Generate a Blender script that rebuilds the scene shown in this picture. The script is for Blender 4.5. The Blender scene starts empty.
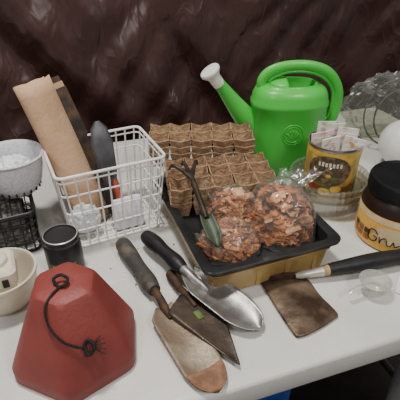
import bpy, bmesh, math, random
from mathutils import Vector, Matrix, noise
random.seed(7)
S=bpy.context.scene
COL=S.collection

# ---------------------------------------------------------------- materials
def lin(c):
    o=[]
    for v in c:
        v=v/255.0
        o.append(v/12.92 if v<=0.04045 else ((v+0.055)/1.055)**2.4)
    return (o[0],o[1],o[2],1)
def mat(name,col,col2=None,rough=.5,metal=0,nscale=30,bump=0,bscale=60,spec=.5,coat=0,trans=0,lo=.4,hi=.6,detail=5,ior=1.45):
    m=bpy.data.materials.new(name); m.use_nodes=True
    nt=m.node_tree; b=nt.nodes['Principled BSDF']
    tc=nt.nodes.new('ShaderNodeTexCoord')
    b.inputs['Roughness'].default_value=rough
    b.inputs['Metallic'].default_value=metal
    b.inputs['Specular IOR Level'].default_value=spec
    b.inputs['Coat Weight'].default_value=coat
    b.inputs['Transmission Weight'].default_value=trans
    b.inputs['IOR'].default_value=ior
    c2=col2 if col2 else tuple(max(0,v*.93) for v in col)
    n=nt.nodes.new('ShaderNodeTexNoise'); n.inputs['Scale'].default_value=nscale; n.inputs['Detail'].default_value=detail
    nt.links.new(tc.outputs['Object'],n.inputs['Vector'])
    r=nt.nodes.new('ShaderNodeValToRGB')
    r.color_ramp.elements[0].position=lo; r.color_ramp.elements[0].color=lin(col)
    r.color_ramp.elements[1].position=hi; r.color_ramp.elements[1].color=lin(c2)
    nt.links.new(n.outputs['Fac'],r.inputs['Fac'])
    nt.links.new(r.outputs['Color'],b.inputs['Base Color'])
    if bump:
        n2=nt.nodes.new('ShaderNodeTexNoise'); n2.inputs['Scale'].default_value=bscale; n2.inputs['Detail'].default_value=6
        nt.links.new(tc.outputs['Object'],n2.inputs['Vector'])
        bp=nt.nodes.new('ShaderNodeBump'); bp.inputs['Strength'].default_value=bump; bp.inputs['Distance'].default_value=.004
        nt.links.new(n2.outputs['Fac'],bp.inputs['Height'])
        nt.links.new(bp.outputs['Normal'],b.inputs['Normal'])
    return m
def film(name,tint=(255,255,255),gl=.25,rough=.12,bscale=60,bump=.5,diff=.08):
    m=bpy.data.materials.new(name); m.use_nodes=True
    nt=m.node_tree; nt.nodes.remove(nt.nodes['Principled BSDF'])
    out=nt.nodes['Material Output']
    t=nt.nodes.new('ShaderNodeBsdfTransparent'); t.inputs['Color'].default_value=lin(tint)
    g=nt.nodes.new('ShaderNodeBsdfGlossy'); g.inputs['Roughness'].default_value=rough
    d=nt.nodes.new('ShaderNodeBsdfDiffuse'); d.inputs['Color'].default_value=lin((235,235,230))
    lw=nt.nodes.new('ShaderNodeLayerWeight'); lw.inputs['Blend'].default_value=gl
    mx=nt.nodes.new('ShaderNodeMixShader'); mx2=nt.nodes.new('ShaderNodeMixShader')
    tc=nt.nodes.new('ShaderNodeTexCoord'); n=nt.nodes.new('ShaderNodeTexNoise'); n.inputs['Scale'].default_value=bscale; n.inputs['Detail'].default_value=3
    bp=nt.nodes.new('ShaderNodeBump'); bp.inputs['Strength'].default_value=bump; bp.inputs['Distance'].default_value=.005
    nt.links.new(tc.outputs['Object'],n.inputs['Vector']); nt.links.new(n.outputs['Fac'],bp.inputs['Height'])
    for q in (g,d,lw): nt.links.new(bp.outputs['Normal'],q.inputs['Normal'])
    nt.links.new(lw.outputs['Facing'],mx.inputs['Fac'])
    nt.links.new(t.outputs[0],mx.inputs[1]); nt.links.new(g.outputs[0],mx.inputs[2])
    mx2.inputs['Fac'].default_value=diff
    nt.links.new(mx.outputs[0],mx2.inputs[1]); nt.links.new(d.outputs[0],mx2.inputs[2])
    nt.links.new(mx2.outputs[0],out.inputs['Surface'])
    return m

# ---------------------------------------------------------------- mesh helpers
def root(name,loc=(0,0,0),rz=0,rot=None):
    e=bpy.data.objects.new(name,None); e.empty_display_size=.02
    COL.objects.link(e); e.location=loc
    e.rotation_euler=rot if rot else (0,0,math.radians(rz))
    return e
def finish(bm,name,mats,parent=None,smooth=True,loc=(0,0,0),rot=(0,0,0),ang=38,normals=True):
    if normals: bmesh.ops.recalc_face_normals(bm,faces=bm.faces)
    if smooth:
        a=math.radians(ang)
        for f in bm.faces: f.smooth=True
        for e in bm.edges:
            if len(e.link_faces)==2 and e.calc_face_angle(0)>a: e.smooth=False
    me=bpy.data.meshes.new(name); bm.to_mesh(me); bm.free()
    if not isinstance(mats,(list,tuple)): mats=[mats]
    for m in mats: me.materials.append(m)
    o=bpy.data.objects.new(name,me); COL.objects.link(o)
    o.location=loc; o.rotation_euler=rot
    if parent: o.parent=parent
    return o
def cat(pts,n=6,closed=False):
    P=[Vector(p) for p in pts]; out=[]; N=len(P)
    rng=range(N) if closed else range(N-1)
    for i in rng:
        if closed: p0,p1,p2,p3=P[(i-1)%N],P[i],P[(i+1)%N],P[(i+2)%N]
        else: p0,p1,p2,p3=P[max(i-1,0)],P[i],P[i+1],P[min(i+2,N-1)]
        for k in range(n):
            t=k/n
            out.append(.5*((2*p1)+(p2-p0)*t+(2*p0-5*p1+4*p2-p3)*t*t+(3*p1-p0-3*p2+p3)*t**3))
    if not closed: out.append(P[-1])
    return out
def catf(v,n=6):
    return [q.x for q in cat([(a,0,0) for a in v],n)]
def tube(bm,pts,r,seg=8,mi=0,closed=False,flat=1.0,up=None,caps=True):
    P=[Vector(p) for p in pts]; N=len(P)
    if not isinstance(r,(list,tuple)): r=[r]*N
    rings=[]; nrm=None
    for i in range(N):
        if closed: t=(P[(i+1)%N]-P[(i-1)%N])
        else: t=P[min(i+1,N-1)]-P[max(i-1,0)]
        if t.length<1e-9: t=Vector((0,0,1))
        t.normalize()
        if nrm is None or up is not None:
            u=Vector(up) if up is not None else (Vector((0,0,1)) if abs(t.z)<.9 else Vector((1,0,0)))
            nrm=(u-t*u.dot(t)).normalized()
        else:
            nrm=(nrm-t*nrm.dot(t)).normalized()
        b=t.cross(nrm)
        rings.append([bm.verts.new(P[i]+nrm*(math.cos(2*math.pi*k/seg)*r[i]*flat)+b*(math.sin(2*math.pi*k/seg)*r[i])) for k in range(seg)])
    M=N if closed else N-1
    for i in range(M):
        A,B=rings[i],rings[(i+1)%N]
        for k in range(seg):
            f=bm.faces.new((A[k],A[(k+1)%seg],B[(k+1)%seg],B[k])); f.material_index=mi
    if not closed and caps:
        for R in (rings[0],rings[-1]):
            f=bm.faces.new(R); f.material_index=mi
def loft(bm,rings,mis=None,cap0=True,cap1=True):
    V=[[bm.verts.new(p) for p in R] for R in rings]; n=len(V[0])
    for i in range(len(V)-1):
        for k in range(n):
            f=bm.faces.new((V[i][k],V[i][(k+1)%n],V[i+1][(k+1)%n],V[i+1][k]))
            if mis: f.material_index=mis[i]
    if cap0:
        f=bm.faces.new(V[0]); f.material_index=mis[0] if mis else 0
    if cap1:
        f=bm.faces.new(V[-1]); f.material_index=mis[-1] if mis else 0
    return V
def circ(r,z,n=48,rx=1,ry=1,cx=0,cy=0):
    return [(cx+r*rx*math.cos(2*math.pi*k/n),cy+r*ry*math.sin(2*math.pi*k/n),z) for k in range(n)]
def lathe(name,prof,mats,parent=None,n=48,mis=None,cap0=True,cap1=True,loc=(0,0,0),rot=(0,0,0),ang=38,fn=None):
    bm=bmesh.new()
    rr=[circ(r,z,n) for r,z in prof]
    if fn: rr=[[fn(Vector(p)) for p in R] for R in rr]
    loft(bm,rr,mis,cap0,cap1)
    return finish(bm,name,mats,parent,loc=loc,rot=rot,ang=ang)
def rrect(hx,hy,r,z,n=5):
    o=[]
    for sx,sy,a0 in ((1,1,0),(-1,1,90),(-1,-1,180),(1,-1,270)):
        for k in range(n+1):
            a=math.radians(a0+90*k/n)
            o.append((sx*(hx-r)+r*math.cos(a),sy*(hy-r)+r*math.sin(a),z))
    return o
def box(bm,c,h,mi=0,M=None,jit=0):
    vs=[]
    for x in (-1,1):
        for y in (-1,1):
            for z in (-1,1):
                p=Vector((x*h[0]*(1+random.uniform(-jit,jit)),y*h[1]*(1+random.uniform(-jit,jit)),z*h[2]))
                if M: p=M@p
                vs.append(bm.verts.new(p+Vector(c)))
    for q in ((0,1,3,2),(4,6,7,5),(0,4,5,1),(2,3,7,6),(0,2,6,4),(1,5,7,3)):
        f=bm.faces.new([vs[i] for i in q]); f.material_index=mi
def patch(name,r,a0,a1,z0,z1,m,parent,ell=False,n=20):
    bm=bmesh.new()
    if ell:
        ac,zc=(a0+a1)/2,(z0+z1)/2
        c=bm.verts.new((r*math.cos(math.radians(ac)),r*math.sin(math.radians(ac)),zc))
        prev=[c]*32
        for k in (1,2,3,4):
            R=[]
            for i in range(32):
                t=2*math.pi*i/32
                a=math.radians(ac+(a1-a0)/2*math.cos(t)*k/4)
                R.append(bm.verts.new((r*math.cos(a),r*math.sin(a),zc+(z1-z0)/2*math.sin(t)*k/4)))
            for i in range(32):
                j=(i+1)%32
                if k==1: bm.faces.new((c,R[i],R[j]))
                else: bm.faces.new((prev[i],R[i],R[j],prev[j]))
            prev=R
    else:
        A=[];B=[]
        for i in range(n+1):
            a=math.radians(a0+(a1-a0)*i/n)
            A.append(bm.verts.new((r*math.cos(a),r*math.sin(a),z0))); B.append(bm.verts.new((r*math.cos(a),r*math.sin(a),z1)))
        for i in range(n): bm.faces.new((A[i],A[i+1],B[i+1],B[i]))
    return finish(bm,name,m,parent)
def blade(name,L,wf,cf,zf,m,parent,th=.0015,nu=26,nv=14,x0=0):
    bm=bmesh.new(); G=[]
    for i in range(nu+1):
        t=i/nu; row=[]
        for j in range(nv+1):
            s=2*j/nv-1
            row.append(bm.verts.new((x0+t*L,s*wf(t),zf(t)+cf(t)*s*s)))
        G.append(row)
    for i in range(nu):
        for j in range(nv):
            bm.faces.new((G[i][j],G[i+1][j],G[i+1][j+1],G[i][j+1]))
    o=finish(bm,name,m,parent,ang=60)
    md=o.modifiers.new('s','SOLIDIFY'); md.thickness=th; md.offset=0
    return o

# ---------------------------------------------------------------- room
floor_m=mat('concrete_floor',(70,64,60),(52,48,46),rough=.85,nscale=6,bump=.4,bscale=40)
bm=bmesh.new(); box(bm,(0,1,-.76),(2.6,2.6,.02)); finish(bm,'floor',floor_m,smooth=False)
wall_m=mat('block_wall',(72,64,58),(60,54,50),rough=.9,nscale=8,bump=.4)
bm=bmesh.new(); box(bm,(0,0,.35),(2.4,.03,1.09)); finish(bm,'wall_back',wall_m,smooth=False,loc=(-.43,1.36,0),rot=(0,0,math.radians(18.4)))

# tarpaulin: draped plastic sheet with soft folds and fine creases
def tarp_mat():
    m=mat('brown_tarpaulin',(66,43,40),(54,34,32),rough=.36,nscale=5,spec=.5)
    nt=m.node_tree; b=nt.nodes['Principled BSDF']
    tc=nt.nodes.new('ShaderNodeTexCoord'); mp=nt.nodes.new('ShaderNodeMapping')
    mp.inputs['Scale'].default_value=(1,.4,.5); mp.inputs['Rotation'].default_value=(0,.6,0)
    nt.links.new(tc.outputs['Object'],mp.inputs['Vector'])
    acc=None
    for sc,wt in ((7,1.0),(19,.40)):
        n=nt.nodes.new('ShaderNodeTexNoise'); n.inputs['Scale'].default_value=sc; n.inputs['Detail'].default_value=2; n.inputs['Distortion'].default_value=.8
        nt.links.new(mp.outputs[0],n.inputs['Vector'])
        s=nt.nodes.new('ShaderNodeMath'); s.operation='SUBTRACT'; s.inputs[1].default_value=.5
        ab=nt.nodes.new('ShaderNodeMath'); ab.operation='ABSOLUTE'
        k=nt.nodes.new('ShaderNodeMath'); k.operation='MULTIPLY'; k.inputs[1].default_value=-2*wt
        nt.links.new(n.outputs['Fac'],s.inputs[0]); nt.links.new(s.outputs[0],ab.inputs[0]); nt.links.new(ab.outputs[0],k.inputs[0])
        if acc is None: acc=k
        else:
            a=nt.nodes.new('ShaderNodeMath'); a.operation='ADD'
            nt.links.new(acc.outputs[0],a.inputs[0]); nt.links.new(k.outputs[0],a.inputs[1]); acc=a
    bp=nt.nodes.new('ShaderNodeBump'); bp.inputs['Strength'].default_value=.55; bp.inputs['Distance'].default_value=.022
    nt.links.new(acc.outputs[0],bp.inputs['Height']); nt.links.new(bp.outputs['Normal'],b.inputs['Normal'])
    return m
bm=bmesh.new(); G=[]; NX,NZ=300,120
for i in range(NX+1):
    row=[]
    x=-1.8+3.6*i/NX
    for j in range(NZ+1):
        z=-.74+1.9*j/NZ
        ph=x*12+1.3*math.sin(z*3+x*2)+z*6.0
        y=.024*(1-abs(math.sin(ph*.5)))**1.4*1.6+.008*math.sin(ph*2.3+z*4)
        y+=.05*(.5-abs(noise.noise(Vector((x*2.2+z*1.6,z*1.6,3.1)))))
        y+=.022*(.5-abs(noise.noise(Vector((x*7-z*5,z*5,9.1)))))
        row.append(bm.verts.new((x,y,z)))
    G.append(row)
for i in range(NX):
    for j in range(NZ): bm.faces.new((G[i][j],G[i+1][j],G[i+1][j+1],G[i][j+1]))
tp=finish(bm,'tarpaulin',tarp_mat(),loc=(-.38,1.18,0),rot=(0,0,math.radians(18.4)),ang=180)
tp.modifiers.new('s','SOLIDIFY').thickness=.001

# ---------------------------------------------------------------- table
tab=root('folding_table',(-.209,.6285,0),18.4)
tm=mat('table_plastic',(214,212,207),(205,203,198),rough=.38,nscale=9,bump=.12,bscale=260)
bm=bmesh.new(); hx,hy=.92,.378
loft(bm,[rrect(hx-.02,hy-.02,.03,-.03),rrect(hx-.012,hy-.012,.035,-.042),rrect(hx-.002,hy-.002,.04,-.042),rrect(hx,hy,.042,-.036),rrect(hx,hy,.042,-.008),rrect(hx-.002,hy-.002,.04,-.003),rrect(hx-.007,hy-.007,.038,-.0005),rrect(hx-.012,hy-.012,.035,-.0002)])
finish(bm,'table_top',tm,tab,ang=50)
gm=mat('grey_leg_metal',(120,120,122),rough=.4,metal=.6)
bm=bmesh.new()
for sx in (-1,1):
    for sy in (-1,1):
        tube(bm,[(sx*.74,sy*.28,-.03),(sx*.78,sy*.28,-.74)],.013,12)
    tube(bm,[(sx*.775,-.28,-.62),(sx*.775,.28,-.62)],.011,12)
    tube(bm,[(sx*.74,-.28,-.05),(sx*.74,.28,-.05)],.011,12)
    tube(bm,[(sx*.76,0,-.4),(sx*.3,0,-.045)],.008,10); tube(bm,[(sx*.76,-.28,-.4),(sx*.76,.28,-.4)],.009,10)
finish(bm,'table_legs',gm,tab)

# ---------------------------------------------------------------- seed tray
TR=(.0676,.6226,0); TA=20.5
tray=root('seed_tray',TR,TA)
blk=mat('black_plastic',(38,38,40),(28,28,30),rough=.38,nscale=20,bump=.1)
amb=mat('amber_plastic',(176,146,92),(136,108,62),rough=.26,nscale=12,bump=.25,bscale=30,coat=.4)
bm=bmesh.new()
loft(bm,[rrect(.099,.126,.014,.034),rrect(.101,.129,.015,.036),rrect(.1035,.1315,.016,.056),rrect(.1165,.1445,.018,.057),rrect(.117,.145,.018,.061),rrect(.1155,.1435,.018,.063),rrect(.109,.137,.016,.0628),rrect(.1015,.1295,.015,.060),rrect(.099,.127,.014,.037)])
finish(bm,'tray_shell',blk,tray,ang=30)
bm=bmesh.new()
loft(bm,[rrect(.100,.127,.02,.0006),rrect(.102,.130,.02,.003),rrect(.1062,.134,.018,.043),rrect(.1085,.1365,.018,.044),rrect(.1085,.1365,.018,.046),rrect(.1052,.1332,.018,.046),rrect(.1045,.1325,.018,.034),rrect(.098,.125,.018,.0325)])
finish(bm,'amber_liner_box',amb,tray,ang=30)
bm=bmesh.new()
for k in range(4):
    x=-.075+.05*k
    box(bm,(x,-.1315,.022),(.004,.0015,.016),M=None)
finish(bm,'liner_ribs',amb,tray,smooth=False)

# peat pot strips
peat=mat('peat_fibre',(168,138,108),(130,102,76),rough=.95,nscale=90,bump=.8,bscale=200,lo=.35,hi=.65)
def peat_strip(name,loc,rz,nx,ny,c,h,layers=2,tilt=(0,0)):
    e=root(name,loc,rot=(math.radians(tilt[0]),math.radians(tilt[1]),math.radians(rz)))
    for L in range(layers):
        bm=bmesh.new()
        dz=L*.014
        for i in range(nx):
            for j in range(ny):
                cx=(i-(nx-1)/2)*c+random.uniform(-.001,.001); cy=(j-(ny-1)/2)*c
                def ring(hw,z,wav):
                    R=[]
                    m=4
                    cs=[(-1,-1),(1,-1),(1,1),(-1,1)]
                    for q in range(4):
                        a=cs[q]; b=cs[(q+1)%4]
                        for k in range(m):
                            t=k/m
                            x=a[0]+(b[0]-a[0])*t; y=a[1]+(b[1]-a[1])*t
                            w=1-abs(2*t-1)
                            zz=z-wav*w+random.uniform(-.0005,.0005)
                            bul=1-.06*(w if wav else 0)
                            R.append((cx+x*hw*bul,cy+y*hw*bul,zz+dz))
                    return R
                loft(bm,[ring(c*.34,0,0),ring(c*.46,h*.7,0),ring(c*.5,h,.005),ring(c*.45,h+.001,.005),ring(c*.40,h*.7,0),ring(c*.30,h*.35,0)])
        finish(bm,'pot_row_%d'%(L+1),peat,e,ang=30)
    return e
peat_strip('peat_pot_strip',(.036,.690,.0385),9,5,3,.0390,.032,3)
peat_strip('peat_pot_strip',(.002,.802,.065),2,5,2,.042,.032,3,tilt=(0,0))

# bags of bark chips
ch=[mat('bark_a',(210,142,90),(176,110,66),rough=.85,nscale=120,bump=.5),mat('bark_b',(172,108,68),(136,82,50),rough=.9,nscale=120,bump=.5),mat('bark_c',(230,184,136),(200,146,100),rough=.85,nscale=120,bump=.5),mat('bark_d',(100,62,42),(72,46,32),rough=.9)]
bagm=film('clear_poly_film',gl=.28,rough=.14,bscale=50,bump=1.0,diff=.05)
def chip_bag(name,loc,rz,sx,sy,sz,n,flap):
    e=root(name,loc,rz); bm=bmesh.new()
    for _ in range(n):
        a=random.uniform(0,2*math.pi); r=math.sqrt(random.random()); 
        x=r*math.cos(a); y=r*math.sin(a)
        top=(1-r**3)*.85+.12
        z=top*random.uniform(.5,1) if random.random()<.8 else top*random.random()
        M=Matrix.Rotation(random.uniform(0,6.28),3,'Z')@Matrix.Rotation(random.uniform(-.8,.8),3,'X')@Matrix.Rotation(random.uniform(-.6,.6),3,'Y')
        l=random.uniform(.0055,.0125)
        box(bm,(x*sx*.86,y*sy*.86,z*sz*.84+.004),(l,l*random.uniform(.45,.85),random.uniform(.0012,.003)),random.choice((0,0,1,1,1,2,3)),M,.35)
    R=[]
    for q in range(7):
        t=q/6; rr=math.cos(t*math.pi/2*.96)**.6
        R.append([(sx*.78*rr*math.cos(2*math.pi*k/20),sy*.78*rr*math.sin(2*math.pi*k/20),.002+sz*.62*math.sin(t*math.pi/2)) for k in range(20)])
    loft(bm,R,[1]*6)
    finish(bm,'bark_chips',ch,e,smooth=False)
    bm=bmesh.new()
    bmesh.ops.create_icosphere(bm,subdivisions=5,radius=1)
    for v in bm.verts:
        p=v.co.copy()
        w=.06*(.5-abs(noise.noise(p*3.1+Vector(loc)*9)))+.05*noise.noise(p*5+Vector(loc)*5)
        p*=1+w
        px=math.copysign(abs(p.x)**.8,p.x); py=math.copysign(abs(p.y)**.8,p.y)
        z=p.z if p.z>0 else p.z*.1
        v.co=Vector((px*sx,py*sy,max(0,z*sz+.002)))
    finish(bm,'bag_film',bagm,e,ang=180)
    bm=bmesh.new(); G=[]
    for i in range(17):
        row=[]
        for j in range(9):
            t=j/8; s=i/16*2-1
            q=Vector(flap[0])*(1-t)+Vector(flap[1])*t
            d=Vector(flap[2])*s*(.6+.5*t)
            q=q+d+Vector((0,0,.004*math.sin(i*1.3)*t+.002*math.sin(i*2.9+j)))
            row.append(bm.verts.new(q))
        G.append(row)
    for i in range(16):
        for j in range(8): bm.faces.new((G[i][j],G[i+1][j],G[i+1][j+1],G[i][j+1]))
    finish(bm,'bag_flap',bagm,e,ang=180)
chip_bag('bark_chip_bag',(.134,.592,.038),20,.055,.062,.088,560,((.02,.02,.066),(.058,.030,.088),(.026,-.03,.01)))
chip_bag('bark_chip_bag',(.046,.540,.038),20,.050,.042,.046,330,((-.03,-.02,.03),(-.050,-.030,.045),(.012,-.03,0)))
chip_bag('bark_chip_bag',(.056,.618,.038),12,.048,.034,.064,330,((-.03,.01,.04),(-.045,.015,.06),(.0,.024,0)))

# hand cultivator
grn_d=mat('faded_green_paint',(66,78,58),(46,54,42),rough=.5,nscale=60)
gun=mat('dark_steel',(66,56,48),(44,38,34),rough=.5,metal=.4,nscale=60)
e=root('hand_cultivator',(.006,.548,.100),rot=(0,0,0))
bm=bmesh.new()
tube(bm,cat([(.004,-.01,-.003),(-.006,.025,.008),(-.016,.060,.018),(-.021,.078,.020)],6),.0048,10)
for dx,dy in ((-.032,.030),(-.014,.046),(.008,.050)):
    tube(bm,cat([(-.020,.072,.020),(-.021+dx*.5,.082+dy*.4,.024),(-.021+dx,.082+dy*.8,.026),(-.021+dx*1.25,.084+dy,.014)],6),catf([.0042,.0038,.0032,.0016],6),8)
finish(bm,'fork_shaft',gun,e)
bm=bmesh.new(); G=[]
d=Vector((.018,-.050,-.020)); w=Vector((1,.32,0)).normalized(); up=Vector((0,0,1))
for i in range(15):
    t=i/14; hw=.0035+.0080*math.sin(math.pi*min(1,t*.62+.25))*(1 if t<.7 else (1-((t-.7)/.3)**2*.93))
    row=[]
    for j in range(9):
        s=j/4-1
        row.append(bm.verts.new(Vector((.003,-.006,-.002))+d*t+w*s*hw+up*(.006*s*s)))
    G.append(row)
for i in range(14):
    for j in range(8): bm.faces.new((G[i][j],G[i+1][j],G[i+1][j+1],G[i][j+1]))
o=finish(bm,'green_blade',grn_d,e,ang=80); o.modifiers.new('s','SOLIDIFY').thickness=.0015

# ---------------------------------------------------------------- watering can
wg=mat('green_plastic',(74,188,70),(64,176,62),rough=.36,nscale=6,coat=.1)
wc=root('watering_can',(.190,.882,0),4)
def sell(hx,hy,z,n=56,p=2.5,cx=0):
    o=[]
    for k in range(n):
        a=2*math.pi*k/n; c,s=math.cos(a),math.sin(a)
        o.append((cx+hx*math.copysign(abs(c)**(2/p),c),hy*math.copysign(abs(s)**(2/p),s),z))
    return o
bm=bmesh.new(); X,Y=.081,.056
pr=[(.90,.001),(.95,.004),(.97,.015),(.985,.06),(1.0,.11),(1.0,.154),(1.02,.156),(1.02,.163),(.99,.167),(.97,.178),(.90,.189),(.80,.194),(.68,.197),(.66,.200),(.62,.200),(.60,.195),(.58,.12)]
loft(bm,[sell(X*s,Y*s,z) for s,z in pr])
finish(bm,'can_body',wg,wc,ang=50)
bm=bmesh.new(); R=[]
for q in range(7):
    t=q/6*math.pi/2
    R.append([( -.012+.036*math.cos(t)*math.cos(math.pi/2+math.pi*k/16), .032*math.cos(t)*math.sin(math.pi/2+math.pi*k/16), .197+.012*math.sin(t)) for k in range(17)])
V=[[bm.verts.new(p) for p in r] for r in R]
for i in range(6):
    for k in range(16): bm.faces.new((V[i][k],V[i][k+1],V[i+1][k+1],V[i+1][k]))
o=finish(bm,'can_hood',wg,wc); o.modifiers.new('s','SOLIDIFY').thickness=.003
bm=bmesh.new()
hp=cat([(-.056,0,.180),(-.062,0,.203),(-.046,0,.223),(-.010,0,.233),(.036,0,.232),(.075,0,.218),(.100,0,.186),(.106,0,.150),(.098,0,.112),(.072,0,.078)],6)
tube(bm,hp,[.0110]*len(hp),16,flat=.68,up=(0,1,0))
finish(bm,'can_handle',wg,wc,ang=60)
bm=bmesh.new()
hp2=cat([(-.046,0,.188),(-.047,0,.201),(-.036,0,.212),(-.008,0,.221),(.034,0,.220),(.069,0,.207),(.090,0,.182),(.095,0,.150),(.088,0,.120)],6)
tube(bm,hp2,.004,10,up=(0,1,0)); finish(bm,'handle_rib',wg,wc,ang=60)
bm=bmesh.new()
sp=cat([(-.056,0,.080),(-.082,-.001,.112),(-.114,-.004,.152),(-.142,-.008,.190),(-.156,-.010,.208)],6)
tube(bm,sp,catf([.036,.027,.0195,.0135,.0115],6),20,flat=.85,up=(0,1,0)); finish(bm,'can_spout',wg,wc,ang=60)
wp=mat('white_plastic',(232,230,224),(222,220,214),rough=.4)
d=Vector((-.55,-.12,.80)).normalized()
q=d.to_track_quat('Z','Y').to_euler()
lathe('can_rose',[(.012,-.008),(.013,.004),(.0125,.008),(.014,.015),(.020,.023),(.0215,.025),(.0215,.029),(.020,.031),(.002,.034)],wp,wc,32,loc=(-.156,-.010,.207),rot=q)
bm=bmesh.new()
for rr in (.022,.017):
    tube(bm,[(.0+rr*math.cos(a*math.pi/16),-Y-.0002,.105+rr*math.sin(a*math.pi/16)) for a in range(32)],.0009,6,closed=True)
for k in range(5):
    a=math.pi/2+(k-2)*.5
    tube(bm,[(0,-Y+.001,.094),(.014*math.cos(a),-Y+.0005,.10+.015*math.sin(a))],[.001,.003],8)
finish(bm,'can_emblem',wg,wc)

# ---------------------------------------------------------------- clear saucers
clr=film('clear_plastic',tint=(250,247,240),gl=.30,rough=.12,bump=.1,diff=.05)
sr=root('clear_plant_saucer',(.255,.737,0))
for L in range(3):
    def rib(p,L=L):
        a=math.atan2(p.y,p.x); r=math.hypot(p.x,p.y)
        k=1+(.014*math.cos(a*36) if r>.060 else 0)
        return (p.x*k,p.y*k,p.z)
    z=L*.014+.001
    lathe('saucer_%d'%(L+1),[(.060,z),(.063,z+.002),(.070,z+.022),(.0735,z+.034),(.077,z+.035),(.077,z+.037),(.0725,z+.036),(.069,z+.023),(.062,z+.004),(.059,z+.003)],clr,sr,144,fn=rib,ang=50)

# ---------------------------------------------------------------- tin can with seed packets
tc_=root('tin_can',(.255,.737,.032))
tin=mat('tin_metal',(190,186,176),rough=.3,metal=.9)
lab=mat('label_print',(200,166,76),(160,130,64),rough=.5,nscale=40,lo=.42,hi=.55)
R0=.0495
lathe('can_wall',[(.047,0),(.049,.001),(.0495,.003),(.0485,.005),(R0,.007),(R0,.098),(.0485,.100),(.0508,.102),(.0508,.105),(.049,.105),(.0475,.101),(.0475,.004)],[tin,lab],tc_,64,mis=[0,0,0,0,1,0,0,0,0,0,0])
f0=-109
dk=mat('label_dark',(78,66,52),(128,104,76),rough=.5,nscale=150,lo=.45,hi=.6)
rd=mat('label_red',(160,66,46),(126,50,36),rough=.5,nscale=60)
gr_=mat('label_green',(98,116,58),(70,90,44),rough=.5,nscale=90)
ye=mat('label_yellow',(222,184,80),(198,158,60),rough=.5,nscale=60)
wh=mat('label_white',(226,220,204),(206,198,182),rough=.55,nscale=60)
patch('label_green_band',R0+.0003,f0-85,f0+85,.008,.030,gr_,tc_)
patch('label_top_band',R0+.0003,f0-90,f0+90,.088,.097,ye,tc_)
patch('label_picture',R0+.0006,f0-50,f0+46,.030,.092,dk,tc_,ell=True)
for i,(a,z,r_,m_) in enumerate([(-30,.024,12,rd),(-6,.018,13,ye),(18,.025,12,ye),(38,.018,10,rd),(-50,.016,9,ye),(58,.028,8,rd),(-24,.050,7,rd),(10,.046,8,gr_),(-2,.052,6,lab)]):
    patch('label_fruit_%d'%(i+1),R0+.0009,f0+a-r_,f0+a+r_,z-r_*.0006,z+r_*.0006,m_,tc_,ell=True)
for k in range(7):
    a=f0-26+k*7.5
    patch('label_letter_%d'%(k+1),R0+.0010,a,a+4.6,.070,.078+.001*(k%2),wh,tc_)
pk=root('seed_packet',(.255,.737,.045))
pkm=[mat('packet_pink',(222,168,184),(236,216,218),rough=.5,nscale=60,lo=.42,hi=.5),mat('packet_white',(236,232,226),(200,176,160),rough=.5,nscale=50,lo=.5,hi=.6),mat('packet_green',(190,204,170),(228,224,206),rough=.5,nscale=70,lo=.42,hi=.5),mat('packet_orange',(240,236,226),(206,150,110),rough=.5,nscale=40,lo=.52,hi=.6)]
for i,(x,y,rz,h,tl,k) in enumerate([(-.020,-.004,12,.110,-6,0),(.014,.004,-8,.114,4,1),(.004,.014,3,.118,-2,2),(-.008,-.016,20,.104,-4,3),(.020,-.014,-24,.104,6,1),(-.012,.024,0,.118,0,1)]):
    bm=bmesh.new()
    box(bm,(0,0,h/2),(.019,.0012,h/2),0)
    box(bm,(0,-.0014,h*.86),(.014,.0003,h*.05),1)
    finish(bm,'packet_%d'%(i+1),[pkm[k],pkm[(k+2)%4]],pk,smooth=False,loc=(x,y,0),rot=(0,math.radians(tl),math.radians(rz)))

# ---------------------------------------------------------------- coffee jar
cj=root('coffee_jar',(.352,.626,0))
jb=mat('dark_brown_plastic',(44,26,20),(34,20,16),rough=.4,nscale=20)
jl=mat('black_lid',(24,24,26),(18,18,20),rough=.55,spec=.3,bump=.2,bscale=150)
jy=mat('coffee_label',(236,184,84),(226,164,66),rough=.5,nscale=14)
jt=mat('cream_label',(232,212,168),(218,194,148),rough=.5,nscale=30)
lathe('jar_body',[(.062,.0005),(.066,.003),(.067,.006),(.067,.068),(.066,.072),(.064,.080),(.060,.090),(.056,.094),(.054,.098)],[jb,jy],cj,64,mis=[0,1,1,0,0,0,0,0])
lathe('jar_lid',[(.060,.094),(.062,.096),(.062,.116),(.060,.120),(.056,.121),(.054,.118),(.05,.1175)],jl,cj,96,fn=lambda p:(p.x*(1+.008*math.cos(48*math.atan2(p.y,p.x))),p.y*(1+.008*math.cos(48*math.atan2(p.y,p.x))),p.z) if p.z<.118 else tuple(p))
g0=-119
patch('label_cream_band',.0674,g0-95,g0+60,.055,.067,jt,cj)
bw=mat('label_brown',(130,74,38),(170,104,54),rough=.5,nscale=60)
for i in range(3):
    for j in range(2):
        patch('label_picture_%d'%(i*2+j+1),.0676,g0-68+i*13,g0-57+i*13,.012+j*.012,.022+j*.012,[bw,jb][(i+j)%2] if j else bw,cj)
patch('label_oval',.0675,g0-26,g0+30,.018,.052,jt,cj,ell=True)
inkm=mat('black_marker_ink',(16,14,16),rough=.6)
bm=bmesh.new()
def onjar(a,z): return (.0684*math.cos(math.radians(a)),.0684*math.sin(math.radians(a)),z)
G_=[(-18,.034),(-24,.040),(-31,.036),(-33,.026),(-29,.018),(-21,.018),(-18,.026),(-24,.028)]
tube(bm,cat([onjar(g0+a,z) for a,z in G_],5),.0010,6)
r_=[(-15,.030),(-13,.018),(-12,.026),(-8,.031),(-5,.029),(-3,.020),(2,.019),(5,.028),(8,.020),(14,.024)]
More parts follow.
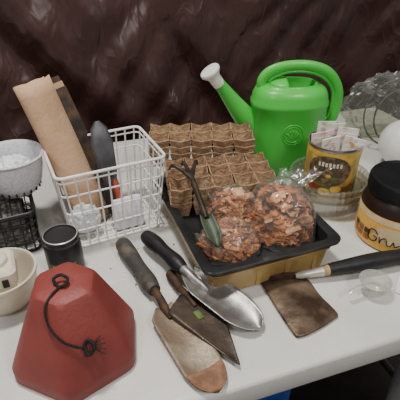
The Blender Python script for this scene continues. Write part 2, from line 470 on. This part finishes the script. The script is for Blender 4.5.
tube(bm,cat([onjar(g0+a,z) for a,z in r_],5),.0009,6)
finish(bm,'handwriting',inkm,cj)

# ---------------------------------------------------------------- hand hoe
steel=mat('worn_steel',(136,116,96),(70,54,42),rough=.40,metal=.5,nscale=24,bump=.3,bscale=80,lo=.34,hi=.60)
hh=root('hand_hoe',(0,0,0))
bm=bmesh.new()
poly=cat([(.095,.500),(.101,.506),(.135,.505),(.160,.506),(.172,.500),(.182,.468),(.199,.432),(.190,.420),(.160,.400),(.137,.390),(.128,.397),(.110,.448)],4,closed=True)
c=Vector((.150,.455,.009))
fr=[.0,.35,.7,.93,1.0]
V=[]
cv=bm.verts.new(c)
for f_ in fr[1:]:
    V.append([bm.verts.new(Vector((c.x+(p.x-c.x)*f_,c.y+(p.y-c.y)*f_,.009-.006*f_*f_))) for p in poly])
n=len(poly)
for k in range(n): bm.faces.new((cv,V[0][k],V[0][(k+1)%n]))
for i in range(3):
    for k in range(n): bm.faces.new((V[i][k],V[i+1][k],V[i+1][(k+1)%n],V[i][(k+1)%n]))
o=finish(bm,'hoe_blade',steel,hh,ang=60); md=o.modifiers.new('s','SOLIDIFY'); md.thickness=.0022; md.offset=0
rust=mat('rusty_steel',(88,62,46),(58,44,34),rough=.7,metal=.3,nscale=60,bump=.4)
bm=bmesh.new(); box(bm,(.132,.503,.010),(.036,.0035,.005),M=Matrix.Rotation(.05,3,'Z')); finish(bm,'blade_spine',rust,hh,smooth=False)
sil=mat('ferrule_silver',(222,218,210),(190,184,176),rough=.35,metal=.4)
bm=bmesh.new(); tube(bm,cat([(.150,.500,.013),(.160,.5015,.014),(.170,.503,.015),(.194,.508,.016)],4),catf([.004,.006,.0065,.0085],4),16); finish(bm,'ferrule',sil,hh)
wd=mat('wood_handle',(190,158,116),(150,118,80),rough=.6,nscale=40,bump=.2)
bm=bmesh.new(); tube(bm,cat([(.192,.5075,.016),(.200,.5095,.0165),(.206,.511,.017)],4),catf([.008,.0092,.0088],4),18); finish(bm,'handle_collar',wd,hh)
rub=mat('black_rubber',(30,30,32),(20,20,22),rough=.5,bump=.2,bscale=120)
bm=bmesh.new(); tube(bm,cat([(.203,.5103,.017),(.240,.519,.018),(.285,.530,.019),(.335,.541,.019),(.385,.551,.019),(.42,.558,.018),(.432,.561,.018)],5),catf([.0095,.012,.0135,.0125,.0135,.0145,.010],5),20); finish(bm,'handle_grip',rub,hh)
clr2=film('frosted_clear_plastic',tint=(245,244,240),gl=.45,rough=.15,bump=.2,diff=.22)
cp=root('clear_plastic_scoop',(.266,.478,0),25)
lathe('cup',[(.012,.0008),(.015,.002),(.023,.024),(.0245,.025),(.0225,.025),(.0145,.003)],clr2,cp,32)
bm=bmesh.new(); tube(bm,cat([(-.021,0,.023),(-.034,0,.024),(-.050,0,.018)],4),.004,10,flat=.4); finish(bm,'scoop_handle',clr2,cp)
tg=root('plant_label',(.318,.493,.001),60)
bm=bmesh.new(); loft(bm,[rrect(.024,.008,.003,0),rrect(.024,.008,.003,.0015)]); finish(bm,'label_plate',wp,tg)

# ---------------------------------------------------------------- trowels
grip=mat('worn_rubber',(60,56,53),(94,84,74),rough=.7,nscale=50,bump=.3,lo=.5,hi=.68)
rblade=mat('rusted_blade',(160,146,128),(126,108,90),rough=.48,metal=.3,nscale=22,bump=.4,bscale=90)
tipm=mat('rust_orange',(146,108,80),(114,82,62),rough=.8,nscale=60,bump=.4)
tA=root('garden_trowel',(-.061,.452,0),-60.0)
def wA(t): return .012+.015*min(1,t/.12) if t<.12 else (.027 if t<.72 else .027*math.sqrt(max(0,1-((t-.72)/.281)**2))+.0003)
blade('trowel_blade',.150,wA,lambda t:.007*(1-t*.3),lambda t:.008-.006*t,rblade,tA,x0=.016)
def wT(t): return .0255*math.sqrt(max(0,1-t*t))+.0002
blade('rusty_tip',.034,wT,lambda t:.0055,lambda t:.0048-.001*t,tipm,tA,x0=.1325,th=.0018)
bm=bmesh.new(); tube(bm,cat([(-.02,0,.017),(.0,0,.018),(.018,0,.013),(.040,0,.0095)],5),catf([.007,.006,.0065,.003],5),14); finish(bm,'trowel_neck',rust,tA)
bm=bmesh.new(); tube(bm,cat([(-.150,0,.016),(-.143,0,.016),(-.115,0,.016),(-.075,0,.0165),(-.038,0,.017),(-.014,0,.0175)],5),catf([.008,.0130,.0140,.0120,.0135,.010],5),20); finish(bm,'trowel_handle',grip,tA)
dkb=mat('dark_blade',(58,50,44),(84,70,58),rough=.42,metal=.45,nscale=30,bump=.3,lo=.45,hi=.7)
tB=root('pointed_trowel',(-.022,.460,0),-58.5)
def wB(t): return (.010+.030*(t/.14)) if t<.14 else .040*(1-(t-.14)/.86)**.92+.0006
blade('trowel_blade',.138,wB,lambda t:.001,lambda t:.0155-.007*t,dkb,tB,x0=0)
bm=bmesh.new(); tube(bm,cat([(-.02,0,.010),(.0,0,.016),(.03,0,.0155)],5),catf([.005,.005,.003],5),12); finish(bm,'trowel_neck',rust,tB)
bm=bmesh.new(); tube(bm,cat([(-.060,.004,.0095),(-.055,.004,.0095),(-.04,.002,.0095),(-.016,0,.0105)],5),catf([.004,.008,.008,.006],5),16); finish(bm,'trowel_handle',rust,tB)
bm=bmesh.new(); box(bm,(.045,-.004,.0145),(.008,.0045,.0005)); finish(bm,'maker_sticker',gr_,tB,smooth=False)
scm=mat('brushed_steel',(170,168,166),(134,130,126),rough=.38,metal=.7,nscale=35,bump=.15)
tC=root('scoop_trowel',(-.017,.488,0),-41.5)
def wC(t): return .013+.016*min(1,t/.22)**.7 if t<.22 else (.029 if t<.62 else .029*math.sqrt(max(0,1-((t-.62)/.381)**2))+.0003)
blade('scoop_blade',.135,wC,lambda t:.012*(1-t*.35),lambda t:.022-.015*t,scm,tC,x0=.0)
bm=bmesh.new(); tube(bm,cat([(-.022,.003,.028),(-.005,.001,.029),(.012,0,.025),(.04,0,.021)],5),catf([.008,.007,.0065,.003],5),14); finish(bm,'scoop_neck',scm,tC)
bm=bmesh.new(); tube(bm,cat([(-.130,.027,.0215),(-.123,.0255,.022),(-.097,.020,.0245),(-.065,.013,.027),(-.033,.006,.028),(-.014,.002,.028)],5),catf([.007,.0120,.0140,.0112,.0130,.009],5),20); finish(bm,'scoop_handle',rub,tC)

# ---------------------------------------------------------------- red planter with cord
rp=root('red_planter',(-.163,.377,0),8)
rm=mat('faded_red_plastic',(134,60,54),(118,52,48),rough=.5,nscale=10,bump=.15,bscale=200)
def hexr(r,z,f=.16):
    o=[]
    for k in range(6):
        a=math.radians(60*k+30); P=Vector((r*math.cos(a),r*math.sin(a)))
        pa=Vector((r*math.cos(a-math.pi/3),r*math.sin(a-math.pi/3))); pb=Vector((r*math.cos(a+math.pi/3),r*math.sin(a+math.pi/3)))
        A=P+(pa-P)*f; B=P+(pb-P)*f
        for q in range(5):
            t=q/4; w=A*(1-t)**2+P*2*t*(1-t)+B*t*t
            o.append((w.x,w.y,z))
    return o
bm=bmesh.new()
loft(bm,[hexr(.085,.0008),hexr(.087,.001),hexr(.087,.018),hexr(.0855,.021),hexr(.043,.112),hexr(.039,.117),hexr(.034,.119),hexr(.012,.1195)])
finish(bm,'planter_shell',rm,rp,ang=30)
blk2=mat('black_cord',(18,18,20),rough=.7,bump=.5,bscale=300)
bm=bmesh.new()
tube(bm,cat([(-.006,-.008,.120),(-.010,-.003,.127),(-.002,.001,.129),(.006,-.004,.127),(.004,-.011,.124),(-.003,-.011,.121)],6,closed=True),.0020,8,closed=True)
tube(bm,cat([(-.002,-.010,.121),(-.010,-.022,.121),(-.017,-.036,.114),(-.014,-.048,.097),(-.001,-.058,.082),(.014,-.059,.071),(.025,-.057,.066)],7),.0015,8)
tube(bm,cat([(.020,-.058,.064),(.026,-.053,.073),(.033,-.058,.068),(.027,-.063,.060),(.021,-.057,.067)],6),.0022,8)
for k in range(8):
    a=-.9+k*.26
    tube(bm,cat([(.030,-.058,.066),(.037,-.054+.006*math.sin(a),.064+.006*a),(.042+.003*math.cos(k*3),-.053+.008*math.sin(a),.062+.010*a)],4),.0005,5)
finish(bm,'hanging_cord',blk2,rp)

# ---------------------------------------------------------------- small black jar
bj=root('black_jar',(-.220,.536,0))
lathe('jar_body',[(.026,.0005),(.0285,.002),(.029,.006),(.029,.052),(.027,.057),(.0255,.059)],blk,bj,40)
lathe('jar_lid',[(.0275,.0575),(.0285,.059),(.0285,.066),(.027,.068),(.0255,.0685),(.024,.065),(.02,.0645)],[blk,sil],bj,40,mis=[0,0,0,1,0,0])
a0=math.degrees(math.atan2(-.538,.222))
patch('jar_label',.0293,a0-60,a0+30,.010,.028,gr_,bj); patch('jar_label_text',.0296,a0-45,a0-5,.015,.025,wh,bj)

# ---------------------------------------------------------------- cream crock + timer
cc=root('ceramic_crock',(-.290,.462,0))
crm=mat('cream_ceramic',(212,204,184),(198,188,166),rough=.35,nscale=14,coat=.3)
lathe('crock_body',[(.030,.0005),(.034,.002),(.044,.018),(.049,.038),(.050,.052),(.0525,.055),(.0525,.059),(.049,.059),(.047,.052),(.043,.03),(.03,.006)],crm,cc,48)
tmr=root('plug_timer',(-.286,.452,.048),24)
cm2=mat('beige_plastic',(226,218,198),(214,204,182),rough=.4)
bm=bmesh.new(); loft(bm,[rrect(.022,.026,.008,0),rrect(.026,.030,.01,.012),rrect(.026,.030,.01,.030),rrect(.022,.026,.009,.035)]); finish(bm,'timer_case',cm2,tmr)
lathe('timer_dial',[(.018,.034),(.018,.041),(.016,.043),(.006,.043),(.005,.047),(.002,.047)],[cm2,wh],tmr,40,mis=[0,0,1,0,0])
bm=bmesh.new(); box(bm,(-.004,0,.0437),(.006,.0018,.0006)); box(bm,(.010,-.028,.018),(.004,.004,.006)); box(bm,(-.010,-.028,.018),(.004,.004,.006)); finish(bm,'timer_slots',blk,tmr,smooth=False)
bm=bmesh.new(); tube(bm,cat([(-.02,.02,.03),(-.05,.01,.045),(-.07,-.02,.03),(-.078,-.05,-.02),(-.08,-.08,-.043)],6),.003,8); finish(bm,'timer_lead',crm,tmr)

# ---------------------------------------------------------------- wire baskets
wirew=mat('white_coated_wire',(240,238,234),rough=.35,coat=.3)
wireb=mat('black_coated_wire',(30,30,32),rough=.4)
def wire_basket(name,loc,rz,rim,base,h,m,nx,ny,nz,rw=.0026,rr=.0016,lid=False):
    e=root(name,loc,rz); bm=bmesh.new()
    def lvl(t): return base[0]+(rim[0]-base[0])*t, base[1]+(rim[1]-base[1])*t, .0025+(h-.0025)*t
    for t,r in [(1,rw),(0,rw)]+[(k/nz,rr) for k in range(1,nz)]+([(.93,rr)]):
        a,b,z=lvl(t); tube(bm,rrect(a,b,.012,z,4),r,8,closed=True)
    for k in range(nx+1):
        s=-1+2*k/nx; s*=.9
        a,b,z=lvl(0); A,B,Z=lvl(1)
        tube(bm,[(s*A,-B,Z),(s*a,-b,z),(s*a,b,z),(s*A,B,Z)],rr,6)
    for k in range(ny+1):
        s=-1+2*k/ny; s*=.88
        a,b,z=lvl(0); A,B,Z=lvl(1)
        tube(bm,[(-A,s*B,Z),(-a,s*b,z+.002),(a,s*b,z+.002),(A,s*B,Z)],rr,6)
    if lid:
        for k in range(13):
            s=(-1+2*k/12)*.97; tube(bm,[(s*rim[0],-rim[1],h),(s*rim[0],rim[1],h)],rr,6)
    finish(bm,'wire_frame',m,e)
    return e
wb=wire_basket('white_wire_basket',(-.170,.670,0),26,(.091,.072),(.078,.060),.148,wirew,9,5,4)
bb=wire_basket('black_wire_basket',(-.396,.612,0),25,(.100,.082),(.096,.078),.080,wireb,12,9,4,rr=.0014,lid=True)
npm=mat('newsprint',(120,116,110),(70,68,66),rough=.9,nscale=120,lo=.45,hi=.55)
e=root('folded_newspaper',(-.393,.612,.006),25)
bm=bmesh.new()
for k in range(5): box(bm,(random.uniform(-.004,.004),random.uniform(-.003,.003),.006+k*.012),(.078,.06,.0055))
finish(bm,'paper_layers',npm,e,smooth=False)

# colander
cl=root('colander',(-.321,.648,.082)); cl.scale=(1.12,1.12,1.12)
cgm=mat('grey_enamel',(214,214,217),(192,194,199),rough=.4,nscale=300,lo=.45,hi=.6)
lathe('colander_bowl',[(.028,.0005),(.030,.002),(.039,.018),(.0440,.040),(.0450,.056),(.0485,.059),(.050,.062),(.048,.064),(.0435,.059),(.042,.040),(.037,.018),(.026,.005)],cgm,cl,56)
bm=bmesh.new()
for k in range(20):
    a=2*math.pi*k/20
    M=Matrix.Rotation(a,3,'Z'); c=M@Vector((.0348,0,.0085)); box(bm,c,(.0012,.0010,.0028),0,M)
finish(bm,'colander_slots',gun,cl,smooth=False)
crump=mat('crumpled_tissue',(230,232,234),(212,216,222),rough=.6,nscale=20,bump=.5,bscale=50)
e=root('crumpled_paper',(-.318,.646,.108))
bm=bmesh.new(); bmesh.ops.create_icosphere(bm,subdivisions=4,radius=1)
for v in bm.verts:
    p=v.co; w=.35*(.5-abs(noise.noise(p*2.3)))+.2*(.5-abs(noise.noise(p*5+Vector((4,2,1)))))
    v.co=Vector((p.x*.028,p.y*.026,p.z*.020+.018))*(.85+w) if p.z>-.6 else Vector((p.x*.022,p.y*.022,.006))
finish(bm,'crumpled_sheet',crump,e,ang=20)

# contents of white basket
kraft=mat('kraft_cardboard',(196,160,128),(180,144,112),rough=.9,nscale=16,bump=.25,bscale=160)
cr=root('cardboard_roll',(-.198,.664,.008))
ax=(Vector((-.284,.710,.258))-Vector((-.198,.664,.008)))
Lr=ax.length
cr.rotation_euler=ax.to_track_quat('Z','Y').to_euler()
bm=bmesh.new()
NT=90
prof=[]
for k in range(NT+1):
    t=k/NT; a=t*2*math.pi*2.3+2.0; r=.021+.010*t
    prof.append((r*1.16*math.cos(a),r*.72*math.sin(a)))
V=[]
for z in [0,.05,.1,.15,.2,.24,Lr-.004]:
    V.append([bm.verts.new((x*(1+.06*math.sin(z*20)+.12*z/Lr),y*(1+.1*(z/Lr)),z+.002*math.sin(i*.4))) for i,(x,y) in enumerate(prof)])
for i in range(len(V)-1):
    for k in range(NT): bm.faces.new((V[i][k],V[i][k+1],V[i+1][k+1],V[i+1][k]))
o=finish(bm,'rolled_sheet',kraft,cr,ang=80); o.modifiers.new('s','SOLIDIFY').thickness=.0016
ds=root('folded_plastic_sheet',(-.172,.700,.010)); ax=(Vector((-.268,.748,.268))-Vector((-.172,.700,.010)))
ds.rotation_euler=ax.to_track_quat('Z','Y').to_euler()
bm=bmesh.new()
dgm=mat('dark_sheet',(48,42,40),(90,70,56),rough=.5,nscale=30)
for k in range(3):
    box(bm,(.001*k,-.002+.006*k,.130-.006*k),(.020-.002*k,.0016,.130-.004*k),k%2)
finish(bm,'sheet_layers',[dgm,kraft],ds,smooth=False)
ps=root('pruning_shears',(-.146,.640,.012)); ax=Vector((-.030,.052,.165))
ps.rotation_euler=ax.to_track_quat('Z','Y').to_euler()
gry=mat('grey_metal_cover',(84,84,88),(62,62,66),rough=.4,metal=.3)
org=mat('orange_plastic',(176,84,62),(156,70,52),rough=.45)
bm=bmesh.new(); loft(bm,[rrect(.010,.006,.003,.080),rrect(.015,.007,.004,.10),rrect(.019,.008,.005,.150),rrect(.014,.007,.005,.178),rrect(.004,.004,.002,.190)]); finish(bm,'blade_cover',gry,ps)
bm=bmesh.new()
tube(bm,cat([(-.003,0,.092),(-.007,0,.075),(-.009,0,.045),(-.006,0,.022)],5),catf([.006,.007,.007,.006],5),12)
tube(bm,cat([(.004,0,.092),(.009,0,.075),(.012,0,.045),(.009,0,.022)],5),catf([.005,.006,.006,.005],5),12,mi=1)
tube(bm,[(0,-.009,.096),(0,.009,.096)],.006,16,mi=1)
finish(bm,'grip_handles',[org,blk],ps)
bx=root('white_paper_bag',(-.132,.646,.007),25)
bm=bmesh.new(); loft(bm,[rrect(.026,.010,.004,0),rrect(.028,.012,.004,.02),rrect(.027,.010,.004,.040),rrect(.026,.006,.003,.052),rrect(.027,.003,.002,.058)]); finish(bm,'bag_body',crump,bx)
bx=root('crumpled_paper',(-.205,.622,.008),20)
bm=bmesh.new(); bmesh.ops.create_icosphere(bm,subdivisions=4,radius=1)
for v in bm.verts:
    p=v.co; w=.4*(.5-abs(noise.noise(p*2.1+Vector((7,7,7)))))+.25*(.5-abs(noise.noise(p*5+Vector((4,9,1)))))
    v.co=Vector((p.x*.026,p.y*.014,max(0,p.z*.028+.026)))*(.85+w)
finish(bm,'crumpled_sheet',crump,bx,ang=20)

# ---------------------------------------------------------------- right rear: clear bag, cable, globe
pm=film('clear_wrap',tint=(222,226,214),gl=.22,rough=.3,bscale=16,bump=.8,diff=.05)
e=root('clear_plastic_bag',(.480,1.050,0))
bm=bmesh.new(); bmesh.ops.create_icosphere(bm,subdivisions=5,radius=1)
for v in bm.verts:
    p=v.co.copy(); w=.30*(.5-abs(noise.noise(p*2.0)))+.16*(.5-abs(noise.noise(p*4.7+Vector((3,3,3)))))
    p*=.85+w
    v.co=Vector((p.x*.115,p.y*.050,max(.0,p.z*.088+.082)))
finish(bm,'bag_film',pm,e,ang=30)
cab=mat('grey_green_cable',(92,96,84),(66,70,62),rough=.55)
e=root('coiled_cable',(.445,.975,.004))
bm=bmesh.new(); P=[]
for k in range(90):
    t=k/89; a=t*2*math.pi*2.2
    r=.080+.012*math.sin(a*.4+1)
    P.append((.030+r*math.cos(a)*.9,.010-.035*t+.008*math.sin(a),max(.003,.085+r*.92*math.sin(a))))
tube(bm,P,.0020,8); finish(bm,'cable_loops',cab,e)
wj=root('white_globe_lamp',(.462,.885,0))
pf=[(.022,.0008),(.026,.002),(.026,.008)]+[(.054*math.sin(a),.058-.054*math.cos(a)) for a in [math.radians(x) for x in range(32,176,8)]]
lathe('globe_shell',pf,mat('white_ceramic',(226,224,222),(216,214,210),rough=.35,coat=.2),wj,48,ang=60)

# ---------------------------------------------------------------- debris
bm=bmesh.new()
for _ in range(60):
    x=random.gauss(-.11,.05); y=random.gauss(.53,.06)
    if y>.60 or y<.40: continue
    if (x+.163)**2+(y-.377)**2<.0095: continue
    l=random.uniform(.0005,.0015)
    box(bm,(x,y,l*.6),(l,l*.8,l*.6),0 if random.random()<.8 else 1,Matrix.Rotation(random.random()*3,3,'Z'),.3)
finish(bm,'soil_crumbs',[mat('perlite',(250,248,246),rough=.8),mat('soil',(112,92,76),rough=.95)],smooth=False)

# ---------------------------------------------------------------- under the table
bl=root('blue_storage_bin',(.02,.56,-.74),18.4)
blm=mat('blue_plastic',(38,70,150),(30,58,132),rough=.4)
bm=bmesh.new(); loft(bm,[rrect(.10,.12,.02,0),rrect(.105,.13,.02,.01),rrect(.115,.15,.03,.58),rrect(.125,.175,.03,.582),rrect(.125,.175,.03,.60),rrect(.115,.15,.03,.60),rrect(.10,.13,.02,.02)]); finish(bm,'bin_shell',blm,bl)
bm=bmesh.new(); loft(bm,[rrect(.127,.177,.03,.602),rrect(.127,.177,.03,.614),rrect(.115,.15,.03,.625)]); finish(bm,'bin_lid',blm,bl)
wbk=root('white_bucket',(.535,.49,-.74))
lathe('bucket_body',[(.12,0),(.125,.004),(.150,.56),(.158,.562),(.158,.60),(.155,.604),(.148,.60),(.12,.02)],wp,wbk,56)

# ---------------------------------------------------------------- lights
def area(name,loc,tgt,size,en,col):
    l=bpy.data.lights.new(name,'AREA'); l.size=size; l.energy=en; l.color=col
    o=bpy.data.objects.new(name,l); COL.objects.link(o); o.location=loc
    o.rotation_euler=(Vector(tgt)-Vector(loc)).to_track_quat('-Z','Y').to_euler()
area('ceiling_light',(-.30,.60,1.75),(0,.62,0),.18,27,(1,.97,.92))
area('fill_light',(.9,-.5,1.5),(.1,.7,0),.35,14,(1,.97,.92))  # added soft fill from the camera side, not a fixture of the room
area('tarp_glare_light',(-.5,-.2,1.0),(-.1,1.1,.2),.15,3,(1,.97,.94))  # added unseen light that puts glare on the tarp folds
w=bpy.data.worlds.new('room_ambient'); S.world=w; w.use_nodes=True
w.node_tree.nodes['Background'].inputs[0].default_value=(1,.98,.96,1); w.node_tree.nodes['Background'].inputs[1].default_value=.28

# ---------------------------------------------------------------- camera
cd=bpy.data.cameras.new('camera'); co=bpy.data.objects.new('camera',cd); COL.objects.link(co)
co.location=(0,0,.48); co.rotation_euler=(math.radians(57),0,0)
cd.sensor_width=36; cd.lens=36*429/400; cd.clip_start=.02
S.camera=co
